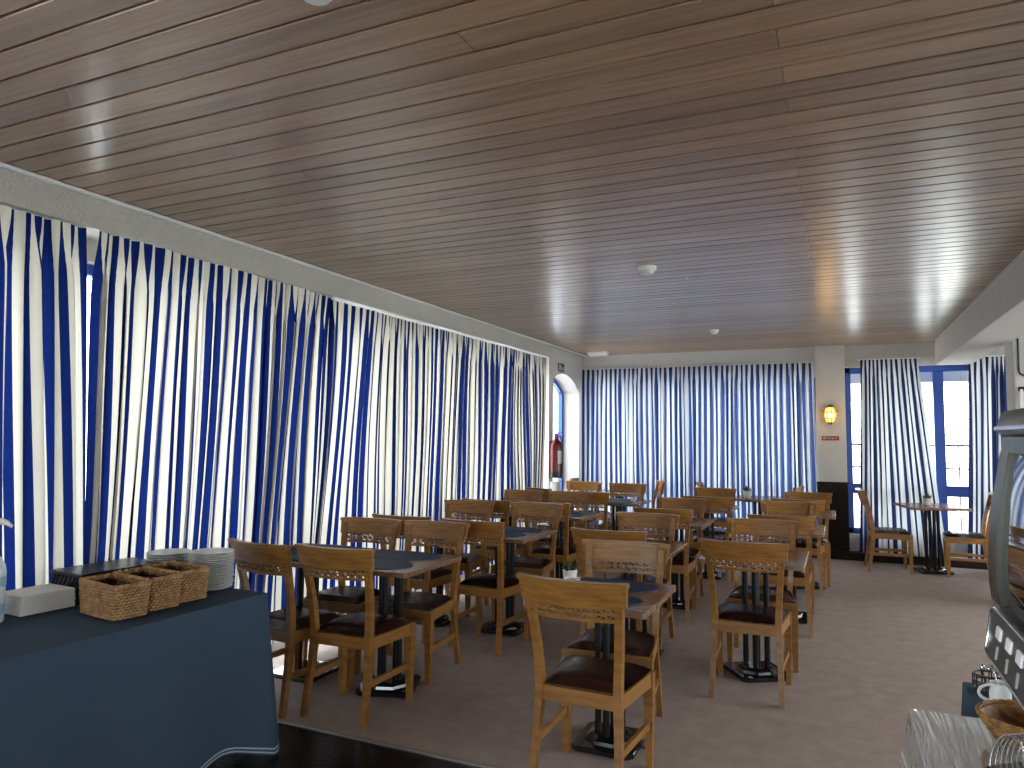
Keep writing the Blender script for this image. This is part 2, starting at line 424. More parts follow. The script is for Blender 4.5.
# outside
bm = bmesh.new(); box(bm, -60, 60, -60, 60, -.35, -.15); struct(finish('terrace', bm, M['terrace']))
bm = bmesh.new(); box(bm, 1.3, 3.4, 13.4, 15.2, -.2, -.13); struct(finish('lawn', bm, M['lawn']))
bm = bmesh.new()
prism(bm, [Vector(p) for p in ((.04, YB + .36, 2.22), (1.70, YB + .36, 2.22), (.24, 15.6, 2.22), (.04, 15.6, 2.22))], (0, 0, .16)); struct(finish('roof_overhang', bm, M['awning']))
t = thing('terrace_railing', 'dark metal terrace railing seen outside through the end window', 'railing', (0, 12.6, -.15))
bm = bmesh.new(); box(bm, -4, 4, -.015, .015, 1.545, 1.575); finish('top_rail', bm, M['darkmetal'], t)
bm = bmesh.new(); box(bm, -4, 4, -.012, .012, 1.20, 1.225); finish('mid_rail', bm, M['darkmetal'], t)
for i in range(28):
    bm = bmesh.new(); x = -3.86 + i * .29; box(bm, x - .009, x + .009, -.009, .009, 0, 1.55); finish('post', bm, M['darkmetal'], t)

# ------------------------------------------------------------------ curtains
def smooth(a, b, x):
    t = max(0, min(1, (x - a) / (b - a))); return t * t * (3 - 2 * t)

def curtain(label, p0, p1, ztop, zbot, normal, mat, seed, fold=.105, amp=.034, lean0=0.0, lean1=0.0, spread=.06, wander=.03, group=None, irr=.45):
    """hanging panel: p0->p1 its top line (x,y), normal points into the room; lean0/lean1 = slide of each bottom end along the line"""
    rnd = random.Random(seed)
    p0, p1 = Vector((*p0, 0)), Vector((*p1, 0)); W = (p1 - p0).length; d = (p1 - p0).normalized(); nrm = Vector((*normal, 0))
    nf = max(4, int(round(W / fold))); per = 12
    widths = [rnd.uniform(1 - irr, 1 + irr) for _ in range(nf)]; s = sum(widths); widths = [w / s for w in widths]
    amps = [rnd.uniform(1 - irr, 1 + irr * .7) for _ in range(nf + 1)]
    cols = []; u = 0
    for i in range(nf):
        for j in range(per):
            f = j / per
            cols.append((u + widths[i] * f, 2 * PI * f, amps[i] * (1 - f) + amps[i + 1] * f, widths[i] * W))
        u += widths[i]
    cols.append((1.0, 2 * PI, amps[-1], widths[-1] * W))
    ph = [rnd.uniform(0, 6.28) for _ in range(8)]
    H = ztop - zbot
    rows = [0, .012, .03, .055, .08, .11, .15, .2] + [.2 + .8 * i / 16 for i in range(1, 17)]
    def pos(uu, a, am, fw, v):
        top = smooth(0, .13, v)
        A = amp * am * (.30 + .70 * top)
        # header: finer gathers that open out below
        hd = (1 - top) * .010 * math.sin(2 * a + ph[6])
        n = A * math.sin(a) + hd + wander * .5 * v * math.sin(uu * 9 + ph[0])
        drift = (lean0 * (1 - uu) ** 1.5 + lean1 * uu ** 1.7) * v ** 1.15
        lat = wander * (v ** .9) * (math.sin(uu * W * 2.9 + ph[1] + 1.3 * v) + .6 * math.sin(uu * W * 6.7 + ph[2] + 2.2 * v))
        lat += .022 * top * am * math.sin(2 * a + ph[3] + 1.5 * v) * min(1, fw / .1)
        along = uu * W + drift + lat + spread * (uu - .5) * v
        return p0 + d * along + nrm * (n + .012 * math.sin(5 * v + ph[4] + uu * 20)) + Vector((0, 0, ztop - v * H))
    # fabric length measured on the middle row
    mid = [pos(*c, .5) for c in cols]; S = [0]
    for a, b in zip(mid[:-1], mid[1:]): S.append(S[-1] + (b - a).length)
    bm = bmesh.new(); uvl = bm.loops.layers.uv.new('UVMap')
    V = [[bm.verts.new(pos(*c, v)) for c in cols] for v in rows]
    for r in range(len(rows) - 1):
        for c in range(len(cols) - 1):
            f = bm.faces.new((V[r][c], V[r + 1][c], V[r + 1][c + 1], V[r][c + 1]))
            for l, (cc, rr) in zip(f.loops, ((c, r), (c, r + 1), (c + 1, r + 1), (c + 1, r))):
                l[uvl].uv = (S[cc], rows[rr] * H)
    me = D.meshes.new('curtain'); bm.to_mesh(me); bm.free(); me.materials.append(mat)
    for p in me.polygons: p.use_smooth = True
    o = link(D.objects.new('curtain', me)); tag(o, label, 'curtain', group)
    return o
G = 'striped curtains'
ZT = 2.515
curtain('blue and white striped side curtain behind the pump bottle, ending at the first gap', (XL, .35), (XL, 2.34), ZT, .14, (1, 0), M['curtain_side'], 3, fold=.13, amp=.026, lean1=.10, wander=.03, group=G)
curtain('wide slanting blue and white striped side curtain behind the baskets and plate stacks', (XL + .03, 2.40), (XL, 4.30), ZT, .14, (1, 0), M['curtain_side'], 11, fold=.115, amp=.024, lean0=-.07, lean1=-.17, wander=.03, spread=0, group=G)
curtain('long blue and white striped side curtain running up to the arched window', (XL, 4.25), (XL + .02, 8.53), ZT - .02, .14, (1, 0), M['curtain_side'], 23, fold=.108, amp=.024, lean0=-.16, lean1=-.03, spread=-.03, wander=.035, group=G)
curtain('striped curtain on the end wall beside the arched window', (-3.375, YB - .02), (-1.79, YB - .02), 2.475, .12, (0, -1), M['curtain_end'], 31, fold=.084, amp=.017, irr=.25, wander=.009, spread=.02, group=G)
curtain('striped curtain on the end wall ending at the pillar with the lit lantern', (-1.785, YB - .03), (-.243, YB - .02), 2.475, .12, (0, -1), M['curtain_end'], 37, fold=.084, amp=.017, irr=.25, wander=.010, spread=.02, group=G)
curtain('narrow striped curtain behind the window chair, just past the lantern pillar', (.285, YB - .04), (.915, YB - .04), 2.485, .10, (0, -1), M['curtain_window'], 41, fold=.072, amp=.017, irr=.25, lean0=-.08, lean1=.24, wander=.008, spread=0, group=G)
curtain('striped curtain gathered beside the grey machine at the end of the wall', (1.435, YB - .10), (1.95, YB - .10), 2.47, .10, (0, -1), M['curtain_window'], 47, fold=.075, amp=.022, irr=.35, lean0=-.03, lean1=.04, wander=.03, spread=0, group=G)
def rail(label, p, q, z):
    bm = bmesh.new(); bar(bm, (*p, z), (*q, z), .02, .014); o = finish('curtain_rail', bm, M['lampwhite']); tag(o, label, 'curtain rail', 'curtain rails')
rail('thin white curtain rail under the pelmet of the side wall', (XL + .028, 4.25), (XL + .028, 8.55), ZT + .003)
rail('thin white curtain rail across the end wall between arch and pillar', (-3.40, YB + .03), (-.25, YB + .03), 2.478)
rail('short white curtain rail over the narrow window curtain', (.26, YB + .01), (.95, YB + .01), 2.49)
rail('white curtain rail above the gathered curtain beyond the beam', (1.40, YB - .05), (2.1, YB - .05), 2.482)

# ------------------------------------------------------------------ chairs
def rail_pt(t, z, off=0.0):
    """point on the curved back: t in -1..1 across, z height, off toward the back"""
    y = -.225 - (z - .74) * .24 - .045 * (1 - t * t) - off
    return Vector((t * (.216 + .014 * (z - .74) / .16), y, z))
def curved_slab(bm, t0, t1, z0, z1, off0, off1, n=12):
    rings = []
    for i in range(n + 1):
        t = t0 + (t1 - t0) * i / n
        rings.append([rail_pt(t, z0, off0), rail_pt(t, z0, off1), rail_pt(t, z1, off1), rail_pt(t, z1, off0)])
    loft(bm, rings)

def make_chair():
    t = thing('dining_chair', '', 'chair')
    # seat frame (trapezoid ring)
    bm = bmesh.new()
    def bf(p, q, w, h, z): bar(bm, (*p, z), (*q, z), w, h)
    bf((-.205, .195), (.205, .195), .026, .062, .402)
    bf((-.175, -.185), (.175, -.185), .026, .062, .402)
    for s in (-1, 1): bf((s * .176, -.185), (s * .208, .195), .026, .062, .402)
    finish('seat_frame', bm, M['chair'], t)
    # domed leather pad
    bm = bmesh.new(); n = 12; grid = []
    for i in range(n + 1):
        row = []
        for j in range(n + 1):
            a, b = -1 + 2 * i / n, -1 + 2 * j / n
            a2 = a * math.sqrt(1 - b * b * .06); b2 = b * math.sqrt(1 - a * a * .06)
            hw = .182 + (b2 + 1) / 2 * .034
            e = (1 - abs(a) ** 4) * (1 - abs(b) ** 4)
            row.append(bm.verts.new((a2 * hw, -.178 + (b2 + 1) / 2 * .388, .436 + .036 * e ** .45)))
        grid.append(row)
    for i in range(n):
        for j in range(n): bm.faces.new((grid[i][j], grid[i + 1][j], grid[i + 1][j + 1], grid[i][j + 1]))
    bmesh.ops.solidify(bm, geom=bm.faces[:], thickness=.012)
    finish('seat', bm, M['leather'], t, 60)
    # rear legs running up as back stiles
    P = [(-.238, 0, .192, .030), (-.222, .10, .189, .032), (-.198, .25, .183, .036), (-.184, .37, .177, .040), (-.182, .45, .176, .040), (-.192, .57, .183, .036), (-.212, .68, .191, .033), (-.236, .78, .199, .031), (-.262, .885, .204, .028)]
    for s in (-1, 1):
        bm = bmesh.new(); rings = []
        for (y, z, x, dd) in P:
            w = .034 if z > .3 else .030
            rings.append([(s * x - w / 2, y - dd / 2, z), (s * x + w / 2, y - dd / 2, z), (s * x + w / 2, y + dd / 2, z), (s * x - w / 2, y + dd / 2, z)])
        loft(bm, rings); finish('rear_leg', bm, M['chair'], t, 40)
    for s in (-1, 1):
        bm = bmesh.new(); rings = []
        for z, h, dx in ((0, .014, .0), (.30, .021, 0), (.432, .023, 0)):
            x, y = s * (.203 + dx), .188
            rings.append([(x - h, y - h, z), (x + h, y - h, z), (x + h, y + h, z), (x - h, y + h, z)])
        loft(bm, rings); finish('front_leg', bm, M['chair'], t)
    for s in (-1, 1):
        bm = bmesh.new(); bar(bm, (s * .186, -.205, .20), (s * .203, .185, .20), .018, .032); finish('stretcher', bm, M['chair'], t)
    # solid curved top rail with its crest
    bm = bmesh.new(); curved_slab(bm, -1.05, 1.05, .805, .892, -.004, .020); curved_slab(bm, -1.07, 1.07, .890, .91, -.008, .030)
    tr = finish('top_rail', bm, M['chairrail'], t, 30)
    # carved openwork band under the rail
    bm = bmesh.new(); curved_slab(bm, -.93, .93, .742, .756, 0, .018); curved_slab(bm, -.93, .93, .797, .807, 0, .018)
    curved_slab(bm, -.93, .93, .7725, .7795, .001, .017)
    nz = 10
    for zb, zt, sh in ((.755, .774, 0), (.778, .799, .5)):
        for i in range(nz):
            ta = -.92 + 1.84 * i / nz; tm = ta + .92 / nz; tb = ta + 1.84 / nz
            for (q0, q1, za, zb_) in (((ta, tm, zb, zt), (tm, tb, zt, zb)) if sh == 0 else ((ta, tm, zt, zb), (tm, tb, zb, zt))):
                wv = .017
                rings = []
                for (tt, zz) in ((q0, za), (q1, zb_)):
                    rings.append([rail_pt(tt - wv, zz, 0), rail_pt(tt + wv, zz, 0), rail_pt(tt + wv, zz, .016), rail_pt(tt - wv, zz, .016)])
                loft(bm, rings)
    finish('fretwork', bm, M['chairrail'], tr)
    return t

F = PI
# x, y of the seat centre, turn in degrees, label
CH = [
 # curtain-side column, two chairs per side, four rows
 (-2.88, 3.37, -8, 'carved wooden chair turned slightly askew against the end of the navy buffet cloth'),
 (-2.45, 3.42, 1, 'carved wooden chair overlapping the askew one, just past the end of the buffet cloth'),
 (-3.00, 4.03, 183, 'wooden chair facing the camera at the first curtain-side table, seat nearest the striped side curtain'),
 (-2.50, 4.07, 182, 'wooden chair facing the camera on the aisle side of the first curtain-side table'),
 (-2.96, 4.86, 1, 'wooden chair mostly hidden, back to camera, curtain seat of the second curtain-side table'),
 (-2.33, 4.83, -3, 'wooden chair, back to camera, on the aisle seat of the second curtain-side table'),
 (-3.05, 5.62, 183, 'wooden chair facing the camera on the curtain seat of the second curtain-side table'),
 (-2.42, 5.68, 182, 'wooden chair facing the camera on the aisle seat of the second curtain-side table'),
 (-3.00, 6.36, 0, 'wooden chair, back to camera, on the curtain seat of the third curtain-side table'),
 (-2.42, 6.38, 0, 'wooden chair almost covered by the one before it, aisle seat of the third curtain-side table'),
 (-3.16, 7.06, 180, 'wooden chair facing the camera on the curtain seat of the third curtain-side table'),
 (-2.62, 7.10, 181, 'wooden chair facing the camera on the aisle seat of the third curtain-side table'),
 (-2.48, 7.74, 3, 'wooden chair, back to camera, aisle seat of the fourth curtain-side table, reddish in shade'),
 (-3.04, 8.02, -30, 'wooden chair turned away from the others near the fire extinguisher'),
 (-3.05, 8.85, 180, 'wooden chair facing the camera below the arched window'),
 (-2.45, 8.77, 178, 'wooden chair facing the camera before the end curtain, next to the one below the arch'),
 # middle column
 (-1.018, 3.17, -2, 'carved wooden chair standing alone at the very front, back to camera, whole seat visible'),
 (-1.08, 3.74, 184, 'wooden chair facing the camera across the table from the frontmost chair'),
 (-1.36, 4.77, 3, 'wooden chair, back to camera, rail just showing above the chair opposite the frontmost one'),
 (-1.36, 5.31, 178, 'wooden chair facing the camera at the second table of the middle column'),
 (-1.36, 6.33, 4, 'wooden chair, back to camera, at the third table of the middle column'),
 (-1.40, 6.87, 178, 'wooden chair facing the camera at the third table of the middle column'),
 (-1.22, 7.76, 4, 'dark reddish chair, back to camera, at the fourth table of the middle column'),
 (-1.33, 8.49, 178, 'wooden chair facing the camera at the fourth and last table of the middle column'),
 # column next to the open carpet
 (-.505, 4.64, 0, 'wooden chair with its back to the camera, first in the column beside the open carpet'),
 (-.49, 5.28, 183, 'wooden chair facing the camera at the first table beside the open carpet'),
 (-.42, 6.22, 3, 'wooden chair, back to camera, at the second table beside the open carpet'),
 (-.43, 6.97, 180, 'wooden chair facing the camera at the second table beside the open carpet'),
 (-.36, 7.86, 0, 'wooden chair, back to camera, hidden behind others at the third table beside the open carpet'),
 (-.31, 8.31, 179, 'wooden chair facing the camera at the table before the dark wainscot pillar'),
 # along the end wall
 (-3.12, 9.72, -82, 'wooden chair seen side-on in the corner under the arched window'),
 (-2.42, 9.62, 112, 'wooden chair seen side-on, narrow and upright, alone before the end curtains'),
 (-1.36, 9.68, -82, 'wooden chair seen side-on at the curtain table with the small plant, away from the pillar'),
 (-.72, 9.62, 84, 'wooden chair seen side-on at the curtain table with the small plant, towards the pillar'),
 (.52, 9.47, -86, 'wooden chair in profile before the narrow curtain, at the window table'),
 (1.28, 9.47, 87, 'wooden chair in profile at the window table, partly behind the grey machine'),
]
proto = make_chair()
for i, (x, y, a, lab) in enumerate(CH):
    if i == 0:
        proto.location = (x, y, 0); proto.rotation_euler = (0, 0, math.radians(a)); proto['label'] = lab; proto['group'] = 'carved wooden dining chairs'
    else: dup(proto, lab, (x, y, 0), math.radians(a), 'carved wooden dining chairs')

# ------------------------------------------------------------------ tables
def make_table(w=.62, d=.66):
    t = thing('bistro_table', '', 'table')
    bm = bmesh.new(); r = .018; pts = []
    for cx, cy, a0 in ((w / 2 - r, d / 2 - r, 0), (-w / 2 + r, d / 2 - r, 90), (-w / 2 + r, -d / 2 + r, 180), (w / 2 - r, -d / 2 + r, 270)):
        for k in range(5):
            a = math.radians(a0 + 22.5 * k); pts.append(Vector((cx + r * math.cos(a), cy + r * math.sin(a), .722)))
    prism(bm, pts, (0, 0, .028), .003); finish('tabletop', bm, M['tabletop'], t)
    bm = bmesh.new(); box(bm, -.19, .19, -.19, .19, .706, .722); finish('top_plate', bm, M['darkmetal'], t)
    for x, y in ((.065, 0), (-.065, 0), (0, .065), (0, -.065)):
        bm = bmesh.new(); lathe(bm, [(.018, .05), (.018, .708)], 12, (x, y, 0)); finish('post', bm, M['darkmetal'], t, 40)
    bm = bmesh.new()
    def plate(h, c, z0, z1):
        p = [(h, h - c), (h - c, h), (-h + c, h), (-h, h - c), (-h, -h + c), (-h + c, -h), (h - c, -h), (h, -h + c)]
        prism(bm, [Vector((a, b, z0)) for a, b in p], (0, 0, z1 - z0), .004)
    plate(.166, .03, .004, .030)
    rings = []
    for h, z in ((.13, .029), (.125, .045), (.09, .058)):
        rings.append([(h * math.cos(PI / 8 + k * PI / 4), h * math.sin(PI / 8 + k * PI / 4), z) for k in range(8)])
    loft(bm, rings); finish('base_plate', bm, M['basemetal'], t)
    return t
TB = [
 (-3.09, 3.73, 0, 'square wooden table against the curtain, first row past the buffet, covered by chair backs'),
 (-2.465, 3.73, 0, 'square wooden table with two navy mats, first row past the buffet, aisle side'),
 (-3.02, 5.20, 0, 'square wooden table of the second curtain-side row, next to the curtain'),
 (-2.39, 5.20, 0, 'square wooden table with navy mats, second curtain-side row, aisle side'),
 (-3.06, 6.72, 0, 'square wooden table of the third curtain-side row, next to the curtain'),
 (-2.45, 6.70, 0, 'square wooden table with a grey-blue mat, third curtain-side row, aisle side'),
 (-3.0, 8.33, 0, 'square wooden table nearest the fire extinguisher'),
 (-2.36, 8.33, 0, 'square wooden table with a bright blue mat at the end of the curtain-side rows'),
 (-1.05, 3.43, 0, 'square wooden table with two navy mats and white pots behind the frontmost chair'),
 (-1.30, 4.99, 0, 'bare square wooden table, second in the middle column'),
 (-1.36, 6.62, 0, 'bare square wooden table, third in the middle column'),
 (-1.32, 8.12, 0, 'square wooden table with a blue mat, last of the middle column'),
 (-.50, 4.95, 0, 'square wooden table with shiny black base, first beside the open carpet'),
 (-.42, 6.57, 0, 'square wooden table, second beside the open carpet'),
 (-.34, 8.02, 0, 'square wooden table before the dark wainscot pillar'),
 (-2.76, 9.70, 0, 'square wooden table against the end curtains near the arched window'),
 (-.90, 9.66, 0, 'square table with a small plant against the end curtains'),
 (.96, 9.52, 14, 'square wooden table by the uncurtained window, between two chairs in profile'),
]
tp = make_table()
for i, (x, y, a, lab) in enumerate(TB):
    if i == 0: tp.location = (x, y, 0); tp['label'] = lab; tp['group'] = 'square bistro tables'
    else:
        r = dup(tp, lab, (x, y, 0), math.radians(a), 'square bistro tables')
        if i == 8: r.scale = (.93, 1, 1)
        for c in r.children:                                  # some pedestals stand turned against their tops
            if c.name.split('.')[0] in ('base_plate',) and i in (1, 12, 14): c.rotation_euler = (0, 0, math.radians(32 if i == 12 else 20))
            if c.name.split('.')[0] in ('base_plate', 'post', 'top_plate') and i == 8: c.location.y = .11
def mat_disc(x, y, lab, rx=.25, ry=.165):
    bm = bmesh.new(); n = 36
    prism(bm, [Vector((rx * math.cos(2 * PI * k / n), ry * math.sin(2 * PI * k / n), 0)) for k in range(n)], (0, 0, .004))
    o = finish('placemat', bm, M['mat'], loc=(x, y, .7505)); tag(o, lab, 'placemat', 'oval navy placemats')
mat_disc(-1.05, 3.60, 'oval navy placemat on the far half of the table behind the frontmost chair', .23, .145)
mat_disc(-1.06, 3.275, 'oval navy placemat on the near half of the table behind the frontmost chair', .24, .15)
for x, y, row in ((-3.09, 3.73, 'curtain table of the first row'), (-2.49, 3.73, 'aisle table of the first row'), (-2.41, 5.20, 'aisle table of the second curtain-side row'), (-2.47, 6.70, 'aisle table of the third curtain-side row'), (-2.40, 8.33, 'last curtain-side table before the arch'), (-1.36, 8.12, 'last table of the middle column')):
    mat_disc(x, y + .165, 'oval navy placemat, far one on the ' + row, .255, .155)
    mat_disc(x, y - .155, 'oval navy placemat, near one on the ' + row, .255, .155)

def make_pot(lab, x, y, z=.75, s=1.0):
    t = thing('potted_plant', lab, 'plant', (x, y, z), 0, 'small table plants')
    bm = bmesh.new(); lathe(bm, [(.030 * s, 0), (.040 * s, .03 * s), (.046 * s, .07 * s), (.041 * s, .07 * s), (.038 * s, .058 * s), (.0, .058 * s)], 18); finish('pot', bm, M['pot'], t, 40)
    bm = bmesh.new(); rnd = random.Random(int(x * 100) + 5)
    for i in range(46):
        a = rnd.uniform(0, 6.28); el = rnd.uniform(.1, 1.5); L = rnd.uniform(.035, .075) * s
        p = Vector((.012 * s * math.cos(a), .012 * s * math.sin(a), .056 * s)); dirv = Vector((math.cos(a) * math.cos(el), math.sin(a) * math.cos(el), math.sin(el)))
        q = p + dirv * L; sd = dirv.cross(Vector((0, 0, 1))).normalized() * .009 * s
        m_ = p + dirv * L * .55
        vs = [bm.verts.new(v) for v in (p, m_ + sd, q, m_ - sd)]; bm.faces.new(vs)
    finish('foliage', bm, M['plant'], t)
    return t
make_pot('small green plant in a white pot on the table behind the frontmost chair', -1.285, 3.61, .75, .85)
make_pot('small plant in a pale pot on the table against the end curtains', -1.05, 9.58, .75, 1.25)
make_pot('small plant in a pale pot on the window table', .93, 9.62, .75, 1.1)
make_pot('small plant in a white pot on the last table of the middle column', -1.14, 8.32, .75, 1.0)
# white sugar bowl next to the plant
def bowl(lab, x, y, s=1.0):
    bm = bmesh.new(); lathe(bm, [(.018 * s, 0), (.034 * s, .018 * s), (.042 * s, .045 * s), (.039 * s, .045 * s), (.03 * s, .02 * s), (0, .012 * s)], 20)
    o = finish('sugar_bowl', bm, M['white'], None, 40, (x, y, .75)); tag(o, lab, 'bowl', 'white bowls on the tables')
bowl('small white bowl beside the plant on the table behind the frontmost chair', -1.225, 3.47)
bowl('small white bowl on the bright blue mat table near the arched window', -2.16, 8.24, .9)
bowl('small white bowl on the last table of the middle column', -1.12, 8.02, .9)

# ------------------------------------------------------------------ buffet table with navy cloth
BX1, BX0, BY1, BY0, BZ = -2.495, -3.245, 2.71, -.6, .748
t = thing('buffet_table', 'long buffet table under a navy cloth, along the side curtains', 'table', (-2.89, 1.05, 0))
bm = bmesh.new(); box(bm, BX0 + 2.89 + .01, BX1 + 2.89 - .01, BY0 - 1.05 + .01, BY1 - 1.05 - .01, .71, BZ - .004); finish('tabletop', bm, M['darkwood'], t)
for x in (-.34, .34):
    for y in (-1.45, 1.40):
        bm = bmesh.new(); box(bm, x - .025, x + .025, y - .025, y + .025, 0, .71); finish('leg', bm, M['darkwood'], t)
def drape(name, mat, x0, x1, y0, y1, ztop, zbot, seed, flare=.05, amp=.018, corner_drop=.05, sides=4, fold=.22, hemfn=None):
    rnd = random.Random(seed); ph = [rnd.uniform(0, 6.28) for _ in range(6)]
    per = []
    r = .012
    def side(pa, pb, nrm):
        L = (Vector(pb) - Vector(pa)).length; n = max(8, int(L / .035))
        for i in range(n): per.append((Vector(pa).lerp(Vector(pb), i / n), Vector(nrm), i / n, L))
    def corner(c, n0, n1):
        for i in range(7):
            a = i / 6; v = (Vector(n0) * (1 - a) + Vector(n1) * a).normalized(); per.append((Vector(c), v, -1 - a, 0))
    side((x1, y0, 0), (x1, y1, 0), (1, 0, 0)); corner((x1, y1, 0), (1, 0, 0), (0, 1, 0))
    side((x1, y1, 0), (x0, y1, 0), (0, 1, 0)); corner((x0, y1, 0), (0, 1, 0), (-1, 0, 0))
    side((x0, y1, 0), (x0, y0, 0), (-1, 0, 0)); corner((x0, y0, 0), (-1, 0, 0), (0, -1, 0))
    side((x0, y0, 0), (x1, y0, 0), (0, -1, 0)); corner((x1, y0, 0), (0, -1, 0), (1, 0, 0))
    bm = bmesh.new(); uvl = bm.loops.layers.uv.new('UVMap')
    rows = [0, .02, .06, .12, .2, .3, .42, .55, .68, .8, .9, .95, 1]
    V = []; s = 0; SS = []
    for k, (p, nv, f, L) in enumerate(per):
        if k: s += max((p - per[k - 1][0]).length, .012 if f < 0 else 0)
        SS.append(s)
    iscorner = lambda f: f < 0
    grid = []
    for k, (p, nv, f, L) in enumerate(per):
        colv = []
        # closeness to a corner
        if f < 0: cn = 1.0
        else: dd = min(f, 1 - f) * L; cn = math.exp(-dd / .10)
        for v in rows:
            fold_ = amp * (.25 + .75 * v) * (math.sin(SS[k] / fold * 6.28 + ph[0]) + .5 * math.sin(SS[k] / fold * 2.9 + ph[1])) * smooth(0, .35, v) * (1 - cn * .5)
            out = .006 + flare * v * .45 + flare * 1.7 * cn * v + fold_
            z = ztop - (ztop - zbot) * v
            if hemfn: z += hemfn(p, cn) * v * v
            colv.append(p + nv * out + Vector((0, 0, z)))
        grid.append(colv)
    n = len(per)
    VV = [[bm.verts.new(q) for q in c] for c in grid]
    for k in range(n):
        for j in range(len(rows) - 1):
            a, b = VV[k], VV[(k + 1) % n]
            fce = bm.faces.new((a[j], a[j + 1], b[j + 1], b[j]))
            for l, jj in zip(fce.loops, (j, j + 1, j + 1, j)): l[uvl].uv = (0, (1 - rows[jj]) * (ztop - zbot))
    tf = bm.faces.new([VV[k][0] for k in range(n)])
    for l in tf.loops: l[uvl].uv = (0, 1)
    bmesh.ops.triangulate(bm, faces=[tf])
    o = finish(name, bm, mat, None, 50)
    return o
def hem(p, cn):
    return .05 * math.exp(-((p.y - 2.47) / .14) ** 2) * (1 if p.x > -2.6 else 0) - .03 * cn
o = drape('tablecloth', M['hem'], BX0, BX1, BY0, BY1, BZ, .045, 5, flare=.035, amp=.010, fold=.5, hemfn=hem)
tag(o, 'navy tablecloth with two pale hem lines draped over the long buffet table', 'tablecloth')
piv = Vector((BX1, BY1, 0)); rot = Matrix.Rotation(math.radians(-1.5), 4, 'Z')
for q in (o, t):                                  # the table stands a little out of line with the wall
    q.matrix_world = Matrix.Translation(piv) @ rot @ Matrix.Translation(-piv) @ Matrix.Translation(q.location)

# wicker baskets in a row
def woven(bm, outline, z0, z1, rows, strand, wob, nper, taper=.94, tz=0):
    for r in range(rows):
        f = r / (rows - 1); k = taper + (1 - taper) * f
        pts = []
        m = len(outline)
        for i in range(m):
            p = Vector(outline[i]) * k
            nrm = Vector((p.x, p.y, 0)).normalized()
            w = wob * math.sin(2 * PI * i / m * nper + (PI if r % 2 else 0))
            pts.append(p + nrm * w + Vector((0, 0, z0 + (z1 - z0) * f)))
        tube(bm, pts, strand, 6, closed=True)
def rrect(w, d, r, n=200):
    pts = []; segs = []
    per = 2 * (w + d - 4 * r) + 2 * PI * r
    cor = [(w / 2 - r, d / 2 - r, 0), (-w / 2 + r, d / 2 - r, 90), (-w / 2 + r, -d / 2 + r, 180), (w / 2 - r, -d / 2 + r, 270)]
    dense = []
    for cx, cy, a0 in cor:
        for k in range(9):
            a = math.radians(a0 + 90 * k / 8); dense.append(Vector((cx + r * math.cos(a), cy + r * math.sin(a), 0)))
    # resample evenly
    L = [0]
    for i in range(len(dense)): L.append(L[-1] + (dense[(i + 1) % len(dense)] - dense[i]).length)
    for k in range(n):
        s = L[-1] * k / n; i = 0
        while L[i + 1] < s: i += 1
        f = (s - L[i]) / (L[i + 1] - L[i] + 1e-9); pts.append(dense[i].lerp(dense[(i + 1) % len(dense)], f))
    return pts
def rect_basket(lab, x, y, rz):
    t = thing('wicker_basket', lab, 'basket', (x, y, BZ + .006), rz, 'wicker baskets on the buffet')
    w, d, h = .285, .150, .140
    ol = rrect(w, d, .025)
    bm = bmesh.new(); woven(bm, ol, .008, h - .014, 11, .0050, .0042, 40, .93); finish('weave', bm, M['wicker'], t, 60)
    bm = bmesh.new()
    for off in (0, PI / 2, PI):
        tube(bm, [p + Vector((0, 0, h - .006)) + Vector((p.x, p.y, 0)).normalized() * .005 * math.cos(i * .9 + off) + Vector((0, 0, .005 * math.sin(i * .9 + off))) for i, p in enumerate(ol)], .005, 5, closed=True)
    finish('rim', bm, M['wicker'], t, 60)
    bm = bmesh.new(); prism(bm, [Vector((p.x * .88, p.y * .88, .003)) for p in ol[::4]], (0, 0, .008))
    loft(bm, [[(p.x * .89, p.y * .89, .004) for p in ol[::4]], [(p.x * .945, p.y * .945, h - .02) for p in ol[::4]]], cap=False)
    finish('lining', bm, M['gapshade'], t)  # dark liner so the weave gaps read as shaded
rect_basket('wicker basket closest to the napkin stack, first of three in a row', -2.747, 2.105, math.radians(-9))
rect_basket('middle wicker basket of the three in a row', -2.757, 2.268, math.radians(-7))
rect_basket('wicker basket closest to the stacked plates, last of three', -2.772, 2.432, math.radians(-6))

# plate stacks
def make_plate():
    bm = bmesh.new(); lathe(bm, [(.062, 0), (.073, .002), (.101, .010), (.103, .0125), (.100, .0125), (.071, .006), (.0, .005)], 36)
    return finish('plate', bm, M['white'], None, 35)
pl = make_plate(); rnd = random.Random(4); first = True
for cx, cy, n, lab, grp in ((-2.785, 2.68, 18, 'white plate in the taller front stack beside the wicker baskets', 'front plate stack'), (-3.05, 2.72, 16, 'white plate in the stack further back by the curtain', 'rear plate stack')):
    for i in range(n):
        o = pl if first else link(pl.copy()); first = False
        if grp == 'front plate stack': 
            px, py = cx, cy - .03
        else: px, py = cx, cy - .09
        o.location = (px + rnd.uniform(-.003, .003), py + rnd.uniform(-.003, .003), BZ + .006 + i * .0098); o.rotation_euler = (0, 0, rnd.uniform(0, 6))
        tag(o, lab, 'plate', grp)

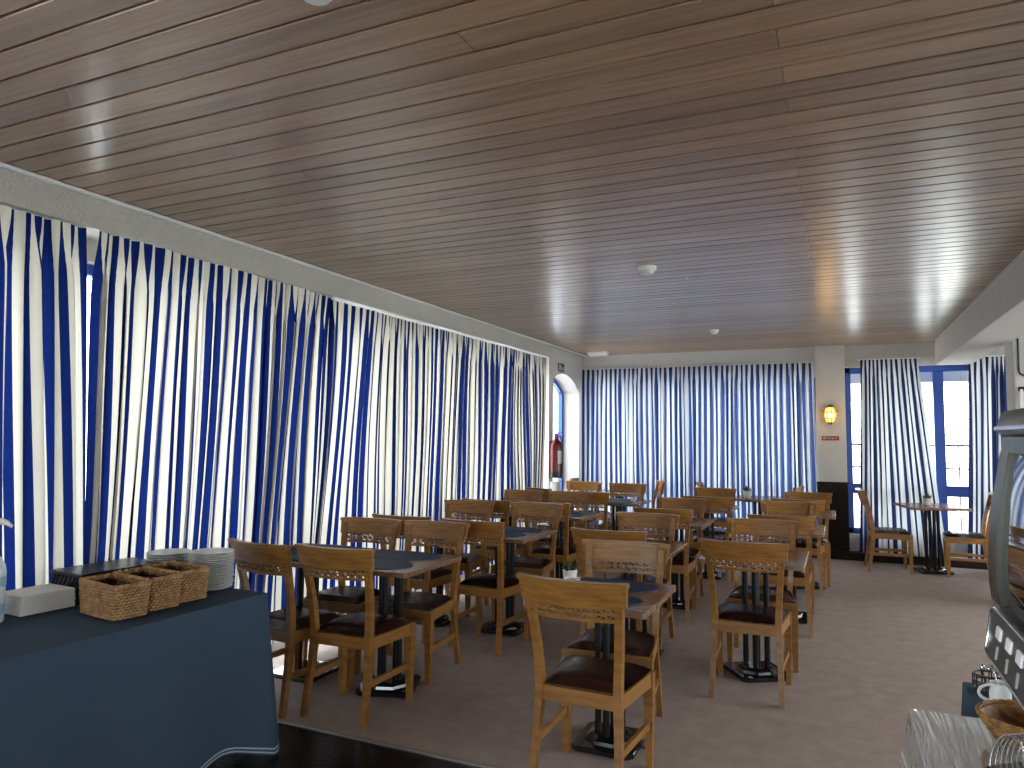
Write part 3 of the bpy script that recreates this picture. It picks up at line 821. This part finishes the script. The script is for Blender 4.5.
# black ribbed case on the table by the curtain
t = thing('ribbed_case', 'long black case with slanted ribs behind the wicker baskets', 'case', (-3.14, 2.37, BZ + .006), math.radians(-5))
w, d, h = .25, .40, .125
bm = bmesh.new(); box(bm, -w / 2 + .007, w / 2 - .007, -d / 2 + .007, d / 2 - .007, 0, h - .01); finish('body', bm, M['plastic_black'], t)
bm = bmesh.new(); box(bm, -w / 2, w / 2, -d / 2, d / 2, h - .014, h, .004); finish('lid', bm, M['plastic_black'], t)
bm = bmesh.new()
for i in range(13):
    u = -d / 2 + .02 + i * (d - .04) / 12
    bar(bm, (w / 2 - .008, u - .018, .06), (w / 2 - .008, u + .018, h - .016), .012, .012, (1, 0, 0))
for i in range(8):
    u = -w / 2 + .02 + i * (w - .04) / 7
    bar(bm, (u - .018, -d / 2 + .008, .05), (u + .018, -d / 2 + .008, h - .016), .012, .012, (0, 1, 0))
finish('ribs', bm, M['plastic_black'], t)

# paper napkins
bm = bmesh.new(); rnd = random.Random(9)
for i in range(26):
    z = .003 * i; j = rnd.uniform(-.003, .003); k = rnd.uniform(-.003, .003); g = .012 * (1 - i / 26)
    box(bm, -.092 - g * .3 + j, .092 + j, -.108 + k - g * .2, .108 + k + g * .3, z, z + .0026, .0008)
o = finish('napkin_stack', bm, M['paper'], None, None, (-3.12, 2.025, BZ + .006)); o.rotation_euler = (0, 0, math.radians(-4))
tag(o, 'thick stack of plain white paper napkins at the edge of the buffet', 'napkins', kind='stuff')

# pump dispenser
t = thing('pump_bottle', 'clear sanitizer bottle with a grey pump head standing before the napkins', 'bottle', (-3.065, 1.80, BZ + .004), math.radians(18)); t.scale = (1, 1, 1.2)
bm = bmesh.new(); lathe(bm, [(.050, 0), (.054, .006), (.054, .165), (.050, .185), (.030, .215), (.020, .225), (.020, .235)], 26); btl = finish('bottle', bm, M['frosted'], t, 40)
bm = bmesh.new(); lathe(bm, [(.0548, .118), (.0548, .150)], 26, cap=False); finish('label_band', bm, M['labelblue'], btl, 40)
bm = bmesh.new(); lathe(bm, [(.0548, .03), (.0548, .062)], 26, cap=False); finish('label_band', bm, M['labelblue'], btl, 40)
bm = bmesh.new(); lathe(bm, [(.023, .232), (.023, .262), (.012, .268), (.012, .30)], 18); 
lathe(bm, [(.016, .296), (.021, .315), (.019, .33), (.010, .338), (.0, .339)], 18)
tube(bm, [(0, 0, .322), (.03, 0, .330), (.06, 0, .326), (.082, 0, .314)], [.012, .011, .009, .006], 10); finish('pump_head', bm, M['pot'], t, 50)

# ------------------------------------------------------------------ fittings on walls and ceiling
# lantern sconce on the pillar
t = thing('wall_lantern', 'lit brass wall lantern with amber glass on the pillar', 'wall lamp', (-.072, YB, 1.80))
bm = bmesh.new(); box(bm, -.03, .03, -.012, 0, -.11, .13, .006); bar(bm, (0, -.01, .10), (0, -.075, .115), .014, .014); finish('bracket', bm, M['brass'], t)
cy = -.082
prof = [(.028, -.10), (.052, -.085), (.066, -.045), (.068, .02), (.060, .065), (.040, .095)]
bm = bmesh.new(); lathe(bm, prof, 16, (0, cy, 0)); lg = finish('lamp_glass', bm, M['amber'], t, 40)
bm = bmesh.new(); lathe(bm, [(.022, -.03), (.034, .0), (.022, .03)], 12, (0, cy - .05, -.02)); finish('bulb', bm, M['bulbglow'], lg, 50)
bm = bmesh.new()
for k in range(8):
    a = 2 * PI * k / 8 + .2
    tube(bm, [(r_ * 1.06 * math.cos(a), cy + r_ * 1.06 * math.sin(a), z_) for r_, z_ in prof], .005, 6)
for r_, z_ in ((.070, -.045), (.071, .03), (.045, .095), (.032, -.10)):
    tube(bm, [(r_ * 1.04 * math.cos(2 * PI * k / 20), cy + r_ * 1.04 * math.sin(2 * PI * k / 20), z_) for k in range(20)], .006, 6, closed=True)
lathe(bm, [(.05, .092), (.03, .118), (.008, .13)], 14, (0, cy, 0)); lathe(bm, [(.008, -.125), (.03, -.105), (.03, -.095)], 14, (0, cy, 0))
for s in (-1, 1): tube(bm, [(s * .068, cy, .04), (s * .088, cy, .052), (s * .094, cy, .035)], .006, 6)
finish('cage', bm, M['brass'], t, 40)
# red plate beneath
t = thing('wall_sign', 'small red sign with pale marks under the lantern', 'sign', (-.078, YB, 1.505))
bm = bmesh.new(); box(bm, -.10, .10, -.012, 0, -.026, .026, .003); finish('plate', bm, M['redsign'], t)
bm = bmesh.new(); tube(bm, [(-.067 + .015 * math.cos(2 * PI * k / 16), -.0125, .015 * math.sin(2 * PI * k / 16)) for k in range(16)], .003, 5, closed=True)
for k, h in enumerate((.013, .013, .010, .013, .013, .010, .013)):
    x = -.036 + k * .018; box(bm, x, x + .004, -.0135, -.012, -h, h)
    if k % 2: box(bm, x, x + .012, -.0135, -.012, -h, -h + .004)
finish('lettering', bm, M['pot'], t)

# fire extinguisher on the pilaster
t = thing('fire_extinguisher', 'red fire extinguisher hanging beside the arched window', 'fire extinguisher', (-3.262, 8.64, .98))
bm = bmesh.new(); lathe(bm, [(.05, .0), (.078, .012), (.080, .40), (.066, .45), (.034, .475), (.030, .50)], 26); cyl = finish('cylinder', bm, M['red'], t, 40)
bm = bmesh.new(); lathe(bm, [(.082, -.004), (.083, .075), (.080, .078)], 26); finish('base_ring', bm, M['plastic_black'], cyl, 40)
bm = bmesh.new(); lathe(bm, [(.028, .495), (.028, .54), (.016, .55)], 14); bar(bm, (-.02, 0, .55), (.10, 0, .575), .02, .012); bar(bm, (0, 0, .53), (.085, 0, .522), .018, .010); finish('valve', bm, M['red'], t, 40)
bm = bmesh.new(); tube(bm, [(.02, -.02, .53), (.07, -.05, .52), (.098, -.04, .44), (.10, -.03, .30), (.094, -.03, .16), (.09, -.03, .08)], .009, 8); finish('hose', bm, M['plastic_black'], t, 60)
bm = bmesh.new()
for i in range(8):
    a0, a1 = -1.0 + i * .16, -1.0 + (i + 1) * .16
    vs = [bm.verts.new((.0812 * math.cos(a), .0812 * math.sin(a), z)) for a, z in ((a0, .18), (a1, .18), (a1, .34), (a0, .34))]; bm.faces.new(vs)
finish('label', bm, M['paper'], cyl)
bm = bmesh.new(); box(bm, -.088, -.07, -.03, .03, .30, .46); finish('wall_bracket', bm, M['darkmetal'], t)
bm = bmesh.new(); box(bm, -3.35, -3.24, 8.61, 8.75, .70, .93, .008); o = finish('wall_box', bm, M['wall']); tag(o, 'pale grey box fixed under the fire extinguisher', 'wall box')

# exit sign above the arch
t = thing('exit_sign', 'small dark green exit pictogram sign above the arched window', 'sign', (XW, 9.22, 2.435))
bm = bmesh.new(); box(bm, 0, .012, -.10, .10, -.055, .055, .002); finish('plate', bm, M['green'], t)
bm = bmesh.new(); box(bm, .012, .0135, -.085, -.045, -.04, .04)
bar(bm, (.0128, -.01, .012), (.0128, .02, -.012), .0015, .016, (0, 0, 1)); lathe(bm, [(.004, -.006), (.009, 0), (.004, .006)], 10, (.014, .0, .032))
bar(bm, (.0128, .02, -.012), (.0128, .05, -.034), .0015, .010, (0, 0, 1)); bar(bm, (.0128, .02, -.012), (.0128, -.008, -.04), .0015, .010, (0, 1, 0))
finish('pictogram', bm, M['pot'], t)

# emergency light near the end wall
t = thing('emergency_light', 'white emergency light on the ceiling by the end wall', 'ceiling light', (-3.04, 9.70, HC))
bm = bmesh.new(); box(bm, -.15, .15, -.06, .06, -.03, 0, .008); finish('housing', bm, M['lampwhite'], t)
bm = bmesh.new(); box(bm, -.135, .135, -.05, .05, -.055, -.028, .012, 2); finish('diffuser', bm, M['lampwhite'], t)
def detector(lab, x, y, r, h, name='smoke_detector'):
    t = thing(name, lab, 'smoke detector', (x, y, HC), 0, 'ceiling smoke detectors')
    bm = bmesh.new(); lathe(bm, [(r, 0), (r, -h * .35), (r * .92, -h * .45)], 24); finish('base', bm, M['lampwhite'], t, 40)
    bm = bmesh.new(); lathe(bm, [(r * .82, -h * .40), (r * .80, -h * .7), (r * .62, -h * .95), (0.0, -h)], 24); finish('sensor', bm, M['pot'], t, 40)
detector('round white smoke detector in the middle of the plank ceiling', -1.188, 4.93, .065, .055)
detector('small smoke detector on the planks close to the end wall', -1.215, 8.15, .05, .045)
detector('white dome detector on the ceiling planks, cut by the top of the picture', -1.22, 1.44, .06, .05)

# framed panel and hook on the column
t = thing('framed_panel', 'grey panel in a thin black frame on the white column', 'picture', (1.78, 7.70, 2.29))
bm = bmesh.new(); r = .05; pts = []
for cx, cz, a0 in ((.24, .17, 0), (-.24, .17, 90), (-.24, -.17, 180), (.24, -.17, 270)):
    for k in range(6):
        a = math.radians(a0 + 18 * k); pts.append((cx + r * math.cos(a), cz + r * math.sin(a)))
prism(bm, [Vector((a, 0, b)) for a, b in pts], (0, -.012, 0)); finish('panel', bm, M['picgrey'], t)
bm = bmesh.new(); tube(bm, [(a, -.012, b) for a, b in pts], .008, 6, closed=True); finish('frame', bm, M['plastic_black'], t, 50)
t = thing('coat_hook', 'brown hook bracket with a pale strap on the white column', 'strap', (1.50, 7.70, 1.95))
bm = bmesh.new(); box(bm, -.02, .14, -.02, 0, -.02, .02, .005); tube(bm, [(.02, -.02, 0), (.02, -.06, .005), (.02, -.075, .03)], .007, 8); finish('bracket', bm, M['darkwood'], t)
bm = bmesh.new(); box(bm, -.012, .012, -.03, -.022, -.33, .0); finish('strap', bm, M['white'], t); 

# ------------------------------------------------------------------ serving corner on the near side
SX0, SX1, SY1, SY0, SZ = .172, 1.25, 2.36, .25, .745
t = thing('serving_table', 'side table under a clear vinyl cover, carrying the grey machine', 'table', (.7, 1.3, 0))
bm = bmesh.new(); box(bm, SX0 - .7 + .01, SX1 - .7 - .01, SY0 - 1.3 + .01, SY1 - 1.3 - .01, .71, SZ - .006); finish('tabletop', bm, M['tabletop'], t)
for x in (-.48, .5):
    for y in (-.98, 1.0):
        bm = bmesh.new(); box(bm, x - .025, x + .025, y - .025, y + .025, 0, .71); finish('leg', bm, M['darkmetal'], t)
o = drape('vinyl_cover', M['vinyl'], SX0, SX1, SY0, SY1, SZ, .30, 8, flare=.035, amp=.006, fold=.16)
tag(o, 'wrinkled shiny clear vinyl cover over the serving table', 'table cover')
t = thing('side_table', 'low table with a navy cloth just behind the vinyl-covered table', 'table', (.76, 2.58, 0))
bm = bmesh.new(); box(bm, -.36, .36, -.12, .12, .70, .738); finish('tabletop', bm, M['tabletop'], t)
for x in (-.33, .33):
    for y in (-.10, .10):
        bm = bmesh.new(); box(bm, x - .02, x + .02, y - .02, y + .02, 0, .70); finish('leg', bm, M['darkmetal'], t)
o = drape('tablecloth', M['cloth'], .347, 1.13, 2.44, 2.70, .742, .10, 12, flare=.02, amp=.006, fold=.2)
tag(o, 'navy tablecloth showing behind the vinyl-covered table, under the white jug', 'tablecloth')

# the dispensing machine: profile in XZ extruded along Y
t = thing('drinks_machine', 'large grey drinks machine with a curved glass front and white buttons', 'drinks machine', (0, 0, SZ + .004))
oz = SZ + .004
def pr(bm, pts, y0, y1, bev=0.0):
    prism(bm, [Vector((x, y0, z - oz)) for x, z in pts], (0, y1 - y0, 0), bev)
def ipr(a, b, n):  # smooth curve through the front profile
    return [(a[0] + (b[0] - a[0]) * i / n, a[1] + (b[1] - a[1]) * i / n) for i in range(n)]
front = [(.319, 1.505), (.309, 1.47), (.300, 1.42), (.290, 1.36), (.284, 1.30), (.281, 1.25), (.281, 1.205), (.284, 1.17)]
def shell(inset): return [(x + inset, z) for x, z in front]
Y0m, Y1m = .85, 1.80
bm = bmesh.new(); pr(bm, front + [(.90, 1.17), (.90, 1.505)], 1.72, Y1m, .004)
pr(bm, front + [(.90, 1.17), (.90, 1.505)], Y0m, .98, .004)
pr(bm, [(.30, 1.475), (.30, 1.505), (.90, 1.505), (.90, 1.475)], .98, 1.72)
pr(bm, [(.30, 1.17), (.30, 1.20), (.90, 1.20), (.90, 1.17)], .98, 1.72)
finish('body', bm, M['grey'], t, 25)
bm = bmesh.new()
g2 = [(.320, 1.476), (.311, 1.44), (.302, 1.38), (.296, 1.32), (.292, 1.27), (.291, 1.22), (.294, 1.198)]
pr(bm, g2 + [(.80, 1.198), (.80, 1.476)], .975, 1.725); finish('glass_front', bm, M['darkglass'], t, 25)
bm = bmesh.new(); pr(bm, [(.306, 1.527), (.316, 1.560), (.92, 1.566), (.92, 1.506), (.312, 1.506)], Y0m - .01, Y1m + .008, .005); finish('lid', bm, M['grey'], t, 25)
bm = bmesh.new(); pr(bm, [(.302, 1.518), (.302, 1.528), (.32, 1.528), (.32, 1.518)], Y0m - .012, Y1m + .012, .002); finish('lid_trim', bm, M['chrome'], t)
def PX(f): return .284 + (.268 - .284) * f, 1.162 - .104 * f - oz
loop = []
for yc, cf, a0 in ((1.745, .82, 0), (1.745, .14, 90), (.90, .14, 180), (.90, .82, 270)):
    for k in range(6):
        a = math.radians(a0 + 18 * k); x, z = PX(cf + .12 * math.cos(a)); loop.append((x - .001, yc + .04 * math.sin(a), z))
bm = bmesh.new(); tube(bm, loop, .0032, 8, closed=True); finish('panel_trim', bm, M['chrome'], t, 50)
bm = bmesh.new(); pr(bm, [(.284, 1.162), (.268, 1.058), (.285, 1.052), (.90, 1.052), (.90, 1.162)], Y0m, Y1m, .006); bpn = finish('button_panel', bm, M['greypanel'], t, 25)
bm = bmesh.new(); pr(bm, [(.50, .752), (.50, 1.052), (.90, 1.052), (.90, .752)], Y0m, Y1m - .1, .006); finish('base_cabinet', bm, M['grey'], t)
for k, yb in enumerate((1.69, 1.60, 1.515, 1.43, 1.345)):
    bm = bmesh.new()
    def P(yy, f): x = .284 + (.268 - .284) * f; z = 1.162 - .104 * f; return x, z
    (xa, za), (xb, zb) = P(0, .24), P(0, .46)
    pr(bm, [(xa - .004, za), (xb - .004, zb), (xb + .004, zb), (xa + .004, za)], yb - .020, yb + .020, .002); finish('button', bm, M['lampwhite'], bpn, 25)
    bm = bmesh.new(); (xa, za), (xb, zb) = P(0, .58), P(0, .82)
    pr(bm, [(xa - .003, za), (xb - .003, zb), (xb + .003, zb), (xa + .003, za)], yb - .006, yb + .002); finish('marking', bm, M['picgrey'], bpn)

# round wicker basket
t = thing('bread_basket', 'round golden wicker bread basket on the vinyl cover under the machine', 'basket', (.415, 2.205, SZ + .006))
ol = [Vector((.105 * math.cos(2 * PI * k / 96), .105 * math.sin(2 * PI * k / 96), 0)) for k in range(96)]
bm = bmesh.new(); woven(bm, ol, .006, .062, 11, .0040, .0028, 24, .66); finish('weave', bm, M['wicker_gold'], t, 60)
bm = bmesh.new()
for off in (0, PI):
    tube(bm, [p + Vector((0, 0, .066)) + p.normalized() * .0028 * math.cos(i * 1.1 + off) + Vector((0, 0, .0028 * math.sin(i * 1.1 + off))) for i, p in enumerate(ol)], .0035, 5, closed=True)
finish('rim', bm, M['wicker_gold'], t, 60)
bm = bmesh.new(); lathe(bm, [(.064, .012), (.098, .06)], 32, cap=False); lathe(bm, [(.064, .012), (.0, .013)], 32, cap=False); finish('lining', bm, M['wicker_gold'], t, 40)
# wire rack
t = thing('wire_rack', 'black and chrome wire rack of curved hoops beside the bread basket', 'rack', (.366, 1.985, SZ + .006), math.radians(38))
bm = bmesh.new(); box(bm, -.055, .06, -.055, .055, 0, .010, .004); finish('base', bm, M['plastic_black'], t)
for k in range(7):
    x = -.045 + k * .015
    bm = bmesh.new(); tube(bm, [(x + .01 * math.sin(PI * i / 16), .050 * math.cos(PI * i / 16), .008 + .085 * math.sin(PI * i / 16)) for i in range(17)], .0026, 8); finish('hoop', bm, M['chrome'], t, 60)
# jug with cutlery
t = thing('milk_jug', 'white china jug with a big handle on the navy cloth behind the basket', 'jug', (.408, 2.505, .748), math.radians(195)); t.scale = (.6, .6, .6)
bm = bmesh.new(); lathe(bm, [(.038, 0), (.044, .01), (.046, .05), (.040, .085), (.043, .10), (.039, .10), (.036, .085), (.041, .05), (.0, .01)], 24); finish('body', bm, M['white'], t, 50)
bm = bmesh.new(); tube(bm, [(.064 + .030 * math.sin(a) - .024 * (1 - abs(math.sin(a))), 0, .053 + .036 * math.cos(a)) for a in [PI * k / 12 for k in range(13)]], .007, 8); finish('handle', bm, M['white'], t, 60)
def spoon(lab, x, y, z, el, rz):
    ce, ax = math.cos(el), math.sin(el)
    t = thing('spoon', lab, 'spoon', (x, y, z), rz, 'spoons by the jug')
    bm = bmesh.new(); tube(bm, [(0, 0, 0), (.04 * ce, 0, .04 * ax), (.085 * ce, 0, .085 * ax)], [.0025, .002, .003], 6); finish('handle', bm, M['steel'], t, 60)
    bm = bmesh.new(); lathe(bm, [(.002, -.004), (.016, -.001), (.018, .003), (.014, .002), (0, -.002)], 14, (.097 * ce, 0, .097 * ax)); finish('spoon_bowl', bm, M['steel'], t, 60)
spoon('steel spoon standing in the white jug, tilted towards the machine', .408, 2.505, .752, .95, .35)
spoon('steel spoon standing upright in the white jug', .411, 2.50, .752, 1.35, 2.6)
t = thing('cutlery_caddy', 'dark wire caddy of cutlery at the far corner of the navy cloth', 'caddy', (.40, 2.63, .748)); t.scale = (.75, .75, .75)
bm = bmesh.new()
for z in (.006, .035, .062): tube(bm, [(.055 * math.cos(2 * PI * k / 20), .045 * math.sin(2 * PI * k / 20), z) for k in range(20)], .0035, 6, closed=True)
for k in range(10): tube(bm, [(.055 * math.cos(2 * PI * k / 10), .045 * math.sin(2 * PI * k / 10), .004), (.055 * math.cos(2 * PI * k / 10), .045 * math.sin(2 * PI * k / 10), .063)], .003, 6)
lathe(bm, [(.055, .002), (.0, .003)], 20, cap=False); finish('basket_frame', bm, M['plastic_black'], t, 60)
rnd = random.Random(2)
for i in range(7):
    a = rnd.uniform(0, 6.28); bm = bmesh.new(); p = Vector((.025 * math.cos(a), .02 * math.sin(a), .006)); q = p + Vector((.03 * math.cos(a), .03 * math.sin(a), .085))
    tube(bm, [p, q], [.002, .0032], 6); lathe(bm, [(.002, -.01), (.009, .0), (.009, .012), (.002, .02)], 10, q); finish('cutlery', bm, M['steel'], t, 60)

# ------------------------------------------------------------------ light: overcast daylight through the windows
w = D.worlds.new('World'); bpy.context.scene.world = w; w.use_nodes = True
nt = w.node_tree
for n in list(nt.nodes): nt.nodes.remove(n)
out = nt.nodes.new('ShaderNodeOutputWorld'); bg = nt.nodes.new('ShaderNodeBackground')
bg.inputs[0].default_value = (.97, .985, 1.0, 1); bg.inputs[1].default_value = 11.5
nt.links.new(bg.outputs[0], out.inputs[0])
def portal(name, loc, rot, sx, sy):
    l = D.lights.new(name, 'AREA'); l.shape = 'RECTANGLE'; l.size = sx; l.size_y = sy; l.cycles.is_portal = True
    o = link(D.objects.new(name, l)); o.location = loc; o.rotation_euler = rot; o['kind'] = 'helper'
portal('portal_side', (WX - .05, (YN + Yc) / 2, 1.26), (0, -PI / 2, 0), 2.38, Yc - YN)
portal('portal_end', (-.45, YB + .3, 1.27), (-PI / 2, 0, 0), 5.6, 2.3)
portal('portal_front', (0, YN - .15, 1.65), (PI / 2, 0, 0), 4.8, 1.3)
portal('portal_far', (XR + .16, 5.25, 1.45), (0, PI / 2, 0), 1.9, 6.5)
portal('portal_arch', (-3.74, 9.34, 1.3), (0, -PI / 2, 0), 2.1, 1.3)
# the lantern's own glow
l = D.lights.new('lantern_light', 'POINT'); l.energy = 2.5; l.color = (1, .62, .25); l.shadow_soft_size = .05
o = link(D.objects.new('lantern_light', l)); o.location = (-.072, YB - .22, 1.80)

# ------------------------------------------------------------------ camera
f, yaw, pitch, roll = 721.785, .4228, .0721, .0076
cy_, sy_ = math.cos(yaw), math.sin(yaw)
fwd = Vector((-sy_ * math.cos(pitch), cy_ * math.cos(pitch), math.sin(pitch))); right = Vector((cy_, sy_, 0)); up = right.cross(fwd)
r_ = right * math.cos(roll) + up * math.sin(roll); u_ = -right * math.sin(roll) + up * math.cos(roll)
cam = D.cameras.new('camera'); cam.sensor_width = 36; cam.lens = f / 1024 * 36; cam.clip_start = .02
co = link(D.objects.new('camera', cam)); m = Matrix((r_, u_, -fwd)).transposed().to_4x4(); m.translation = (0, 0, 1.5); co.matrix_world = m
sc = bpy.context.scene; sc.camera = co
sc.view_settings.view_transform = 'Standard'; sc.view_settings.look = 'None'; sc.view_settings.gamma = 1; sc.view_settings.exposure = 0.0
sc.view_settings.use_curve_mapping = False
sc.cycles.max_bounces = 10; sc.cycles.diffuse_bounces = 6; sc.cycles.transparent_max_bounces = 12; sc.cycles.use_denoising = True
sc.cycles.sample_clamp_indirect = 6
